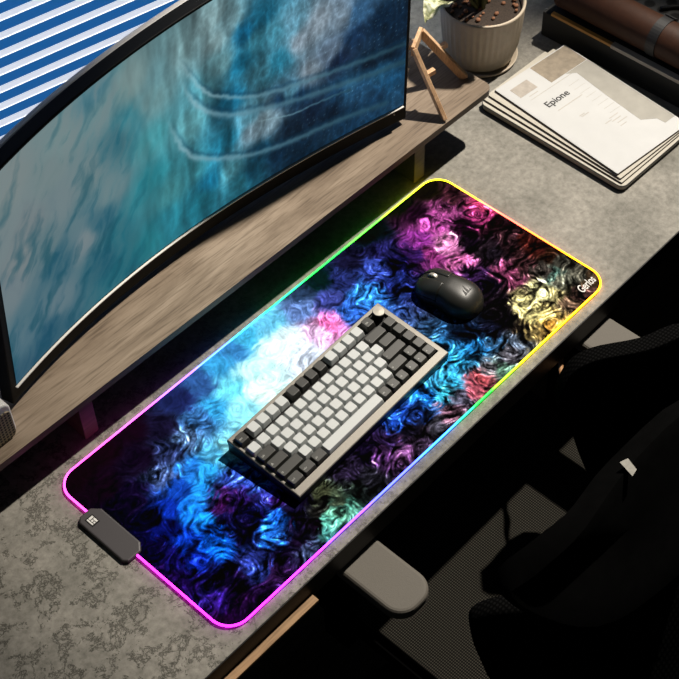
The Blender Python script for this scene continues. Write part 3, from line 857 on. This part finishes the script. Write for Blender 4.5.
def dist_line(pts, fx, fy):
    best = np.full(len(fx), 1e9); side = np.zeros(len(fx)); tt = np.zeros(len(fx))
    for k, (a, b) in enumerate(zip(pts[:-1], pts[1:])):
        ax0, ay0 = a; bx, by = b
        dx, dy = bx - ax0, by - ay0
        l2 = dx * dx + dy * dy
        t = np.clip(((fx - ax0) * dx + (fy - ay0) * dy) / l2, 0, 1)
        ex = fx - (ax0 + t * dx); ey = fy - (ay0 + t * dy)
        d = np.hypot(ex, ey)
        mk = d < best
        best = np.where(mk, d, best)
        side = np.where(mk, np.sign(dx * ey - dy * ex), side)
        tt = np.where(mk, (k + t) / (len(pts) - 1), tt)
    return best, side, tt
def smooth_line(pts, n=60):
    p = np.array(pts); t = np.arange(len(p)); q = np.linspace(0, len(p) - 1, n)
    out = []
    for k in range(2):
        pk = p[:, k]
        m_ = np.gradient(pk)
        i = np.clip(np.floor(q).astype(int), 0, len(p) - 2); f = q - i
        h00 = 2 * f ** 3 - 3 * f ** 2 + 1; h10 = f ** 3 - 2 * f ** 2 + f; h01 = -2 * f ** 3 + 3 * f ** 2; h11 = f ** 3 - f ** 2
        out.append(h00 * pk[i] + h10 * m_[i] + h01 * pk[i + 1] + h11 * m_[i + 1])
    return list(zip(out[0], out[1]))
for kind, pts in SCREEN_LINES:
    sp_ = smooth_line([(a * AW * 1000, b * AH * 1000) for a, b in pts])
    d, side, tt = dist_line(sp_, ax_ + fbm(ax_ / 15, ay_ / 15, 3, 4) * 3, ay_ + fbm(ax_ / 15, ay_ / 15, 3, 5) * 3)
    fade = np.clip(tt / 0.15, 0, 1)
    w = (5.0 if kind == 'l' else 4.0) * (0.7 + 0.6 * tt)
    if kind == 't':
        w = w * 0.35
    lightc = np.array([0.66, 0.82, 0.86]); darkc = np.array([0.03, 0.20, 0.32])
    # luminous bank on one side, dark trough on the other
    pos = -d * side
    lw = np.exp(-(d / w) ** 2) * fade
    dw = np.exp(-((pos + w * 1.5) / (w * 0.7)) ** 2) * fade
    lc = lightc * (1 - 0.55 * tt ** 1.5)[:, None] * np.stack([1 - 0.5 * tt, 1 - 0.15 * tt, np.ones_like(tt)], 1)
    sc_col = sc_col * (1 - 0.70 * lw)[:, None] + lc * (0.70 * lw)[:, None]
    if kind != 't':
        sc_col = sc_col * (1 - 0.35 * dw)[:, None] + darkc * (0.35 * dw)[:, None]
sc_g = sc_col.mean(axis=1, keepdims=True)
sc_col = sc_g + (sc_col - sc_g) * 0.86
sc_rgb = srgb2lin(np.clip(sc_col, 0.01, 1))
sverts = [tuple(SS(s, 0.0 + h * SH, -0.0002) - MO_OFF) for s, h in zip(S_, H_)]
ii = np.arange(ns_ * nh_).reshape(nh_, ns_)
sq = np.stack([ii[:-1, :-1], ii[:-1, 1:], ii[1:, 1:], ii[1:, :-1]], -1).reshape(-1, 4)
sme = bpy.data.meshes.new('screen')
sme.from_pydata(sverts, [], sq.tolist())
set_colors(sme, sc_rgb)
obj('screen', sme, attr_mat('lit_screen', True, SCREEN, 0.5, spec=0.02), MO, smooth=True)['label'] = 'curved picture of teal water and cloud'
obj('bezel', sheet(-es, 1 + er, -0.030, SH + 0.003, 60, 6, 0.0006, 0.021), M['bezel'], MO, bevel=0.0015)
obj('trim_line', sheet(0.001, 0.9965, -0.0006, 0.0010, 60, 1, -0.0034, 0.0008), M['trim'], MO)['label'] = 'thin silver line below the screen'
obj('rear_shell', sheet(0.004, 0.996, 0.02, SH - 0.001, 60, 4, 0.0215, 0.034), M['white_shell'], MO, bevel=0.004)['label'] = 'white rear shell'
pt = SS(0.975, -0.008, -0.0006) - MO_OFF
ld = B(); bmesh.ops.create_uvsphere(ld, u_segments=12, v_segments=8, radius=0.0016, matrix=Matrix.Translation(pt))
obj('power_light', ld, M['white_print'], MO)
stn = B()
prism(stn, rrect(-0.12, 0.12, 0.0, 0.055, 0.012), 0.0, 0.008)
obj('stand_base', stn, M['bezel'], MO)
stn = B()
box(stn, -0.03, 0.03, 0.008, 0.035, 0.008, 0.30)
obj('stand_column', stn, M['bezel'], MO, bevel=0.003)

# ------------------------------------------------------------------ speaker at the left edge of the shelf
SP = thing('speaker', 'cream cased speaker with black perforated front at the left of the shelf', 'speaker', (-0.495, 0.207, Z0 + ZR))
shell = B(); prism(shell, rrect(-0.085, 0.085, 0.0, 0.0695, 0.014, 8), 0.0, 0.085)
so = obj('shell', shell, M['white_shell'], SP, rot=(PI / 2, 0, 0), loc=(0, 0.085, 0), bevel=0.003, seg=3)
gr = B(); prism(gr, rrect(-0.0815, 0.0815, 0.0035, 0.0560, 0.008, 8), 0.0, 0.002)
obj('grille', gr, M['speaker_grille'], SP, rot=(PI / 2, 0, 0), loc=(0, 0.0, 0))['label'] = 'black perforated grille'

# ------------------------------------------------------------------ wooden easel
EA = thing('display_easel', 'small wooden easel standing at the right end of the oak shelf', 'easel', (0.47, 0.21, Z0 + ZR))
EO = Vector((0.47, 0.21, ZR))
def eb(name, a, b, w, h, up=(0, 0, 1)):
    bm = B(); bar(bm, Vector(a) - EO, Vector(b) - EO, w, h, up)
    return obj(name, bm, M['easel_wood'], EA, bevel=0.0008)
FL, FR = Vector((0.424, 0.178, ZR + 0.001)), Vector((0.520, 0.217, ZR + 0.001))
TL, TR = Vector((0.430, 0.249, 0.20)), Vector((0.468, 0.268, 0.20))
eb('front_leg', FL, TL, 0.019, 0.007, (1, -0.6, 0))
eb('front_leg', FR, TR, 0.014, 0.007, (-1, -0.6, 0))
eb('top_bar', TL + Vector((-0.004, -0.002, -0.003)), TR + Vector((0.003, 0.0015, -0.003)), 0.006, 0.018)
eb('rear_leg', (0.49, 0.335, ZR + 0.001), (0.452, 0.262, 0.195), 0.012, 0.007)
for f0, f1 in ((FL, TL), (FR, TR)):
    p0 = f0.lerp(f1, 0.62)
    pg = B(); bar(pg, p0 - EO, p0 + Vector((0.017, -0.004, 0.002)) - EO, 0.008, 0.008)
    obj('peg', pg, M['easel_wood'], EA)

# ------------------------------------------------------------------ potted plant
PX, PY = 0.676, 0.308
SA = tag(obj('plant_saucer', lathe(B(), [(0, 0), (0.058, 0), (0.0645, 0.003), (0.0655, 0.007), (0.063, 0.007), (0.061, 0.004), (0, 0.004)], 56), M['pot'], None, (PX, PY, Z0), smooth=True),
         'round clay saucer under the ribbed plant pot', 'saucer')
PL = thing('potted_plant', 'plant with cream and green leaves in a beige ribbed pot', 'plant', (PX, PY, Z0 + 0.005))
pb = B()
prof = [(0.0, 0), (0.052, 0.0), (0.0575, 0.004), (0.0645, 0.03), (0.069, 0.07), (0.0722, 0.108), (0.0725, 0.112), (0.0692, 0.113), (0.0665, 0.108), (0.064, 0.085), (0.0, 0.085)]
NR = 240
rings = []
for r, z in prof:
    if r == 0:
        rings.append([pb.verts.new((0, 0, z))]); continue
    rib = 0.0009 if 0.004 < z < 0.107 and r > 0.0545 and not (r < 0.0668 and z > 0.08) else 0.0
    rings.append([pb.verts.new(((r + rib * math.cos(40 * 2 * PI * k / NR)) * math.cos(2 * PI * k / NR), (r + rib * math.cos(40 * 2 * PI * k / NR)) * math.sin(2 * PI * k / NR), z)) for k in range(NR)])
for a, b in zip(rings[:-1], rings[1:]):
    for k in range(NR):
        j = (k + 1) % NR
        if len(a) == 1: pb.faces.new((a[0], b[k], b[j]))
        elif len(b) == 1: pb.faces.new((a[k], a[j], b[0]))
        else: pb.faces.new((a[k], a[j], b[j], b[k]))
obj('pot', pb, M['pot'], PL, smooth=True)
so_ = B(); lathe(so_, [(0, 0.100), (0.03, 0.102), (0.0655, 0.0985)], 40)
obj('soil', so_, M['soil'], PL)
for k in range(46):
    a = random.uniform(0, 2 * PI); r = 0.062 * math.sqrt(random.random())
    pe = B(); bmesh.ops.create_icosphere(pe, subdivisions=1, radius=random.uniform(0.003, 0.0055))
    o = obj('pebble', pe, M['pebble'], PL, loc=(r * math.cos(a), r * math.sin(a), 0.103), smooth=True)
    o.scale = (1, random.uniform(0.7, 1), 0.75)
def leaf_mat():
    m, N, K, p = new_mat('variegated_leaf')
    tc = N.new('ShaderNodeTexCoord')
    n = N.new('ShaderNodeTexNoise'); n.inputs['Scale'].default_value = 70; n.inputs['Detail'].default_value = 5; n.inputs['Distortion'].default_value = 1.0
    K.new(tc.outputs['Object'], n.inputs['Vector'])
    r = ramp(N, [(0.36, (0.11, 0.13, 0.045, 1)), (0.48, (0.30, 0.31, 0.16, 1)), (0.60, (0.62, 0.60, 0.44, 1))])
    K.new(n.outputs['Fac'], r.inputs['Fac']); K.new(r.outputs['Color'], p.inputs['Base Color'])
    p.inputs['Roughness'].default_value = 0.5
    return m
M['leaf'] = leaf_mat()
M['stem'] = plain('stem_green', (0.10, 0.12, 0.04, 1), 0.6, noise=0.2)
def leaf(base, tip, width, side=Vector((0, 0, 1)), droop=0.02):
    """a blade from base to tip (plant coordinates), ruffled, with its stem"""
    b0 = Vector(base); t0 = Vector(tip); d = t0 - b0
    s = d.cross(Vector((0, 0, 1))).normalized()
    bm = B(); g = []
    n = 12
    for i in range(n + 1):
        f = i / n
        w = width * (math.sin(PI * min(1, f * 0.93 + 0.05)) ** 0.75) * (1 - 0.35 * f)
        c = b0 + d * f + Vector((0, 0, droop * 4 * f * (1 - f)))
        row = []
        for k in range(-4, 5):
            q_ = k / 4
            ruff = 0.0035 * math.sin(f * 17 + k) * abs(q_)
            row.append(bm.verts.new(c + s * (w * q_) + Vector((0, 0, abs(q_) * width * 0.22 + ruff))))
        g.append(row)
    for i in range(n):
        for k in range(8):
            bm.faces.new((g[i][k], g[i][k + 1], g[i + 1][k + 1], g[i + 1][k]))
    o = obj('leaf', bm, M['leaf'], PL, smooth=True)
    st_ = B()
    root = Vector((b0.x * 0.15, b0.y * 0.15, 0.10))
    mid = root.lerp(b0, 0.5) + Vector((0, 0, 0.03))
    tube(st_, [root, mid, b0], [0.0028, 0.0022, 0.0016], 8)
    obj('stem', st_, M['stem'], o, smooth=True)
    return o
for b_, t_, w_ in LEAVES:
    leaf(b_, t_, w_)

# ------------------------------------------------------------------ notebook and booklets
def flat_rect(name, label, cat, cx, cy, w, d, rz, z0, th, mat, r=0.004, group=None):
    t = thing(name, label, cat, (cx, cy, Z0 + z0), math.radians(rz), group)
    return t
NB = flat_rect('notebook', 'thick black notebook with rounded corners at the bottom of the stack', 'notebook', 0.649, 0.071, 0, 0, -1.0, 0, 0, None)
def put_cover(t, w, d, z0, z1, mat, r, name):
    return obj(name, prism(B(), rrect(-w / 2, w / 2, -d / 2, d / 2, r, 6), z0, z1), mat, t, bevel=0.0004, seg=1)
put_cover(NB, 0.166, 0.298, 0.0, 0.0022, M['cover_black'], 0.012, 'back_cover')
put_cover(NB, 0.163, 0.295, 0.0022, 0.0104, M['cover_grey'], 0.011, 'page_block')
put_cover(NB, 0.166, 0.298, 0.0104, 0.0120, M['cover_black'], 0.012, 'front_cover')
put_cover(NB, 0.164, 0.296, 0.0120, 0.0124, M['page_edge'], 0.011, 'cover_sheet')['label'] = 'pale sheet on the front cover'
for k, (cx, cy, w, d, rz, z) in enumerate(((0.655, 0.074, 0.164, 0.292, -1.6, 0.0128), (0.662, 0.072, 0.166, 0.282, -3.0, 0.0166))):
    bk = flat_rect('booklet', ('thin cream booklet directly on the black notebook' if k == 0 else 'thin cream booklet just under the printed top booklet'), 'booklet', cx, cy, 0, 0, rz, z, 0, None, group='loose booklets in the stack')
    put_cover(bk, w, d, 0.0, 0.0026, M['cover_brown'], 0.002, 'pages')
    put_cover(bk, w - 0.0004, d - 0.0004, 0.0026, 0.0032, M['page_edge'], 0.002, 'cover')['label'] = 'pale front cover'
TB = flat_rect('booklet', 'white printed booklet titled Epione on top of the stack', 'booklet', 0.6715, 0.0705, 0, 0, -5.5, 0.0205, 0, None, group='loose booklets in the stack')
put_cover(TB, 0.1708, 0.2728, 0.0, 0.0027, M['cover_brown'], 0.002, 'pages')
tw, td = 0.1700, 0.2720
put_cover(TB, tw, td, 0.0027, 0.0034, M['paper'], 0.002, 'cover')
zt = 0.0034
def patch(name, x0, x1, y0, y1, mat, dz=0.0002):
    return obj(name, box(B(), x0, x1, y0, y1, zt, zt + dz), mat, TB)
patch('printed_photo', -0.003, 0.083, 0.084, 0.134, M['photo_beige'])['label'] = 'beige photo at the top corner'
patch('printed_photo', -0.068, -0.028, 0.092, 0.118, M['photo_dark'])['label'] = 'small taupe photo'
gp = B()
prism(gp, [(0.084, 0.083), (0.084, -0.110), (0.060, -0.110), (0.058, -0.094), (0.036, -0.078), (0.040, 0.0), (0.046, 0.072), (0.03, 0.083)], zt, zt + 0.0002)
obj('printed_photo', gp, M['photo_grey'], TB)['label'] = 'grey photo along the right edge'
patch('printed_line', -0.060, 0.040, 0.0765, 0.0775, M['ink_grey'])
tmsh = text_mesh('Epione', 0.019, 0.0001, 0, 0.0003)
obj('title', tmsh, M['ink'], TB, loc=(-0.052, 0.044, zt + 0.0002))['label'] = 'title lettering'
for x0, x1, y in ((-0.045, 0.012, 0.028), (-0.055, -0.035, 0.084), (-0.03, -0.018, -0.005), (-0.028, -0.012, -0.0085),
                  (0.002, 0.022, -0.042), (0.000, 0.020, -0.050), (0.004, 0.026, -0.058), (0.002, 0.016, -0.066), (-0.012, 0.002, -0.046)):
    patch('printed_line', x0, x1, y, y + 0.0016, M['ink_grey'])
for i in range(8):
    patch('printed_line', 0.012, 0.036, 0.058 - i * 0.013, 0.0586 - i * 0.013, M['ink_grey'])

# ------------------------------------------------------------------ black box, roll and strap at the right end
BX = thing('storage_box', 'low black box with a grey and yellow edge strip beside the booklets', 'box', (0.788, 0, Z0))
HB = 0.052
obj('body', box(B(), 0.0, 0.36, -0.14, 0.262, 0.0, HB - 0.002), M['box_black'], BX, bevel=0.001)
lid = obj('lid', box(B(), 0.075, 0.36, -0.14, 0.262, HB - 0.002, HB), dots_mat('perforated_grey_lid', (0.085, 0.085, 0.083, 1), (0.004, 0.004, 0.004, 1), 0.027), BX)
lid['label'] = 'dark grey perforated lid'
obj('edge_strip', box(B(), -0.002, 0.010, -0.14, 0.118, HB - 0.003, HB + 0.004), M['alu'], BX, bevel=0.0006)['label'] = 'grey edge strip'
obj('edge_strip', box(B(), 0.000, 0.008, 0.118, 0.245, HB - 0.003, HB + 0.0025), M['yellow'], BX, bevel=0.0006)['label'] = 'yellow edge strip'
RL = thing('leather_roll', 'brown leather roll with a black strap lying on the black box', 'leather roll', (0.826, 0.06, Z0 + HB))
rr_ = 0.033
rb = B(); lathe(rb, [(0, -0.19), (rr_ * 0.9, -0.19), (rr_, -0.185), (rr_, 0.185), (rr_ * 0.9, 0.19), (0, 0.19)], 40)
obj('roll', rb, M['leather'], RL, loc=(0, 0, rr_), rot=(PI / 2, 0, 0), smooth=True)
sb = B(); lathe(sb, [(rr_ - 0.001, -0.009), (rr_ + 0.0018, -0.009), (rr_ + 0.0018, 0.009), (rr_ - 0.001, 0.009)], 40)
obj('strap', sb, M['strap'], RL, loc=(0, -0.012, rr_), rot=(PI / 2, 0, 0))
bk = B(); box(bk, -0.006, 0.006, -0.011, 0.011, 0, 0.003)
obj('buckle', bk, M['strap'], RL, loc=(0.022, -0.012, rr_ + 0.027), rot=(0, 0.7, 0), bevel=0.001)
cbm = B()
pts = [(0.92 + 0.03 * math.sin(k * 0.7), 0.11 - k * 0.014, Z0 + HB + 0.004) for k in range(16)]
tube(cbm, pts, 0.004, 10)
tag(obj('cable', cbm, M['strap'], smooth=True), 'black cable lying behind the leather roll', 'cable')

# ------------------------------------------------------------------ office chair
CX = 0.09
CH = thing('office_chair', 'black mesh office chair with grey arm pads pushed up to the desk', 'chair', (CX, -0.2, 0))
def chp(x, y, z):
    return (x - CX, y + 0.2, z + Z0)
seat = B(); prism(seat, rrect(-0.25, 0.25, -0.23, 0.24, 0.07, 8), 0.0, 0.012)
obj('seat', seat, M['seat_mesh'], CH, loc=(0, 0, Z0 - 0.292), bevel=0.005)
sf = B(); prism(sf, rrect(-0.262, 0.262, -0.242, 0.252, 0.08, 8), 0.0, 0.032)
obj('seat_frame', sf, M['chair_black'], CH, loc=(0, 0, Z0 - 0.325), bevel=0.008)
for x, lab in ((-0.180, 0), (0.350, 1)):
    ap = B(); prism(ap, rrect(-0.036, 0.036, -0.135, 0.13, 0.03, 8), 0.0, 0.022)
    obj('arm_pad', ap, M['arm_pad'], CH, loc=chp(x, -0.165, -0.075), bevel=0.006, seg=3)['label'] = 'grey padded armrest'
    pp_ = B(); bar(pp_, chp(x, -0.15, -0.33), chp(x, -0.15, -0.076), 0.028, 0.05, (0, 1, 0))
    obj('arm_post', pp_, M['chair_black'], CH, bevel=0.005)
tbk = B(); tube(tbk, [chp(*p) for p in [[0.325, -0.150, -0.066], [0.285, -0.176, -0.062], [0.258, -0.197, -0.06], [0.245, -0.212, -0.06], [0.228, -0.224, -0.06], [0.214, -0.238, -0.06]]], [0.004, 0.004, 0.004, 0.0055, 0.0045, 0.003], 8)
obj('bracket', tbk, M['tan_bracket'], CH, smooth=True)['label'] = 'tan curved bracket'
def pad(name, pts, th, mat):
    """pillow like panel: 3d outline, fan filled, thickened"""
    n = len(pts)
    pp = [Vector(p) for p in pts]
    sm_ = []
    for i in range(n):       # round the outline
        a, b, c, d = pp[i - 1], pp[i], pp[(i + 1) % n], pp[(i + 2) % n]
        for k in range(4):
            t = k / 4
            sm_.append(0.5 * ((2 * b) + (-a + c) * t + (2 * a - 5 * b + 4 * c - d) * t * t + (-a + 3 * b - 3 * c + d) * t ** 3))
    cen = sum(sm_, Vector()) / len(sm_)
    bm = B()
    rows = []
    for f in (1.0, 0.75, 0.45):
        rows.append([bm.verts.new(cen + (p - cen) * f) for p in sm_])
    cv = bm.verts.new(cen)
    N_ = len(sm_)
    for a, b in zip(rows[:-1], rows[1:]):
        for i in range(N_):
            j = (i + 1) % N_
            bm.faces.new((a[i], a[j], b[j], b[i]))
    for i in range(N_):
        bm.faces.new((rows[-1][i], rows[-1][(i + 1) % N_], cv))
    o = obj(name, bm, mat, CH, smooth=True)
    s_ = o.modifiers.new('thick', 'SOLIDIFY'); s_.thickness = th; s_.offset = 0
    b_ = o.modifiers.new('round', 'BEVEL'); b_.width = th * 0.3; b_.segments = 2; b_.limit_method = 'ANGLE'
    return o
pad('back_wing', [chp(*p) for p in [(0.179, -0.244, -0.02), (0.199, -0.241, 0.03), (0.227, -0.26, 0.06), (0.285, -0.307, 0.07), (0.351, -0.338, 0.07), (0.408, -0.391, 0.03), (0.385, -0.43, -0.08), (0.297, -0.436, -0.16), (0.216, -0.388, -0.17), (0.198, -0.32, -0.16), (0.215, -0.25, -0.09)]], 0.03, M['back_mesh'])
pad('back_wing', [chp(*p) for p in [(-0.129, -0.413, 0.02), (-0.165, -0.378, 0.0), (-0.173, -0.378, -0.03), (-0.17, -0.395, -0.09), (-0.161, -0.427, -0.15), (-0.111, -0.493, -0.18), (0.003, -0.533, -0.12), (-0.036, -0.482, -0.02)]], 0.03, M['back_mesh'])
pad('back_panel', [chp(*p) for p in [(-0.124, -0.429, -0.22), (-0.05, -0.443, -0.16), (0.024, -0.482, -0.1), (0.149, -0.517, -0.06), (0.221, -0.607, -0.1), (0.169, -0.708, -0.25), (0.028, -0.683, -0.32), (-0.112, -0.542, -0.3)]], 0.02, M['back_mesh'])
pad('headrest', [chp(*p) for p in [(-0.194, -0.435, 0.17), (-0.155, -0.448, 0.2), (-0.097, -0.459, 0.22), (0.003, -0.449, 0.22), (0.135, -0.459, 0.22), (0.194, -0.504, 0.16), (0.133, -0.557, 0.1), (-0.029, -0.55, 0.1), (-0.144, -0.529, 0.12), (-0.187, -0.472, 0.14)]], 0.035, M['chair_black'])
tg = B(); tg.faces.new([tg.verts.new(chp(*p)) for p in [(-0.005, -0.453, 0.235), (0.006, -0.457, 0.235), (-0.0, -0.474, 0.235), (-0.011, -0.476, 0.235)]])
obj('fabric_tag', tg, M['tag'], CH)['label'] = 'small white fabric tag'

sp_b = B(); bar(sp_b, chp(CX, -0.42, -0.30), chp(CX + 0.05, -0.53, 0.15), 0.07, 0.03, (0, 1, 0))
obj('spine', sp_b, M['chair_black'], CH, bevel=0.006)
ht = B(); bar(ht, chp(CX, -0.30, -0.315), chp(CX, -0.43, -0.29), 0.07, 0.03)
obj('back_bracket', ht, M['chair_black'], CH, bevel=0.005)
gc = B(); tube(gc, [(0, 0, 0.09), (0, 0, Z0 - 0.325)], 0.028, 20)
obj('gas_lift', gc, M['chair_black'], CH, smooth=False)
for k in range(5):
    a = math.radians(160 + 72 * k)
    lb = B()
    e = Vector((math.cos(a) * 0.31, math.sin(a) * 0.31, 0.075))
    bar(lb, (math.cos(a) * 0.02, math.sin(a) * 0.02, 0.105), e, 0.045, 0.03)
    l_ = obj('base_leg', lb, M['chair_black'], CH, bevel=0.006)
    cw = B(); lathe(cw, [(0, -0.024), (0.026, -0.024), (0.029, -0.02), (0.029, 0.02), (0.026, 0.024), (0, 0.024)], 24)
    obj('caster', cw, M['chair_black'], l_, loc=(e.x, e.y, 0.030), rot=(PI / 2, 0, a + PI / 2))

# ------------------------------------------------------------------ light
def lamp(name, kind, loc, energy, col, target=None, **kw):
    d = bpy.data.lights.new(name, kind)
    d.energy = energy; d.color = col
    for k, v_ in kw.items():
        setattr(d, k, v_)
    o = bpy.data.objects.new(name, d)
    C.objects.link(o)
    o.location = loc
    if target is not None:
        o.rotation_euler = (Vector(target) - Vector(loc)).to_track_quat('-Z', 'Y').to_euler()
    return o
lamp('key_spot', 'SPOT', (1.85, -0.04, Z0 + 2.7), KEY, (1.0, 0.92, 0.81), (0.20, -0.05, Z0), spot_size=math.radians(26.5), spot_blend=0.6, shadow_soft_size=0.035)
lamp('slat_fill', 'AREA', wallpt(0.0, -0.10, 2.1), SLAT_FILL, (0.92, 0.96, 1.0), wallpt(0.0, -0.035, 0.8), shape='RECTANGLE', size=1.6, size_y=0.05, spread=math.radians(40))  # added fill lamp over the blind to brighten its slats, no fixture there
w = bpy.data.worlds.new('dim_room')
SC.world = w
w.use_nodes = True
w.node_tree.nodes['Background'].inputs['Color'].default_value = (0.85, 0.95, 1.0, 1)
w.node_tree.nodes['Background'].inputs['Strength'].default_value = WORLD
SC.view_settings.view_transform = 'Standard'
SC.view_settings.look = 'None'
SC.cycles.use_denoising = True
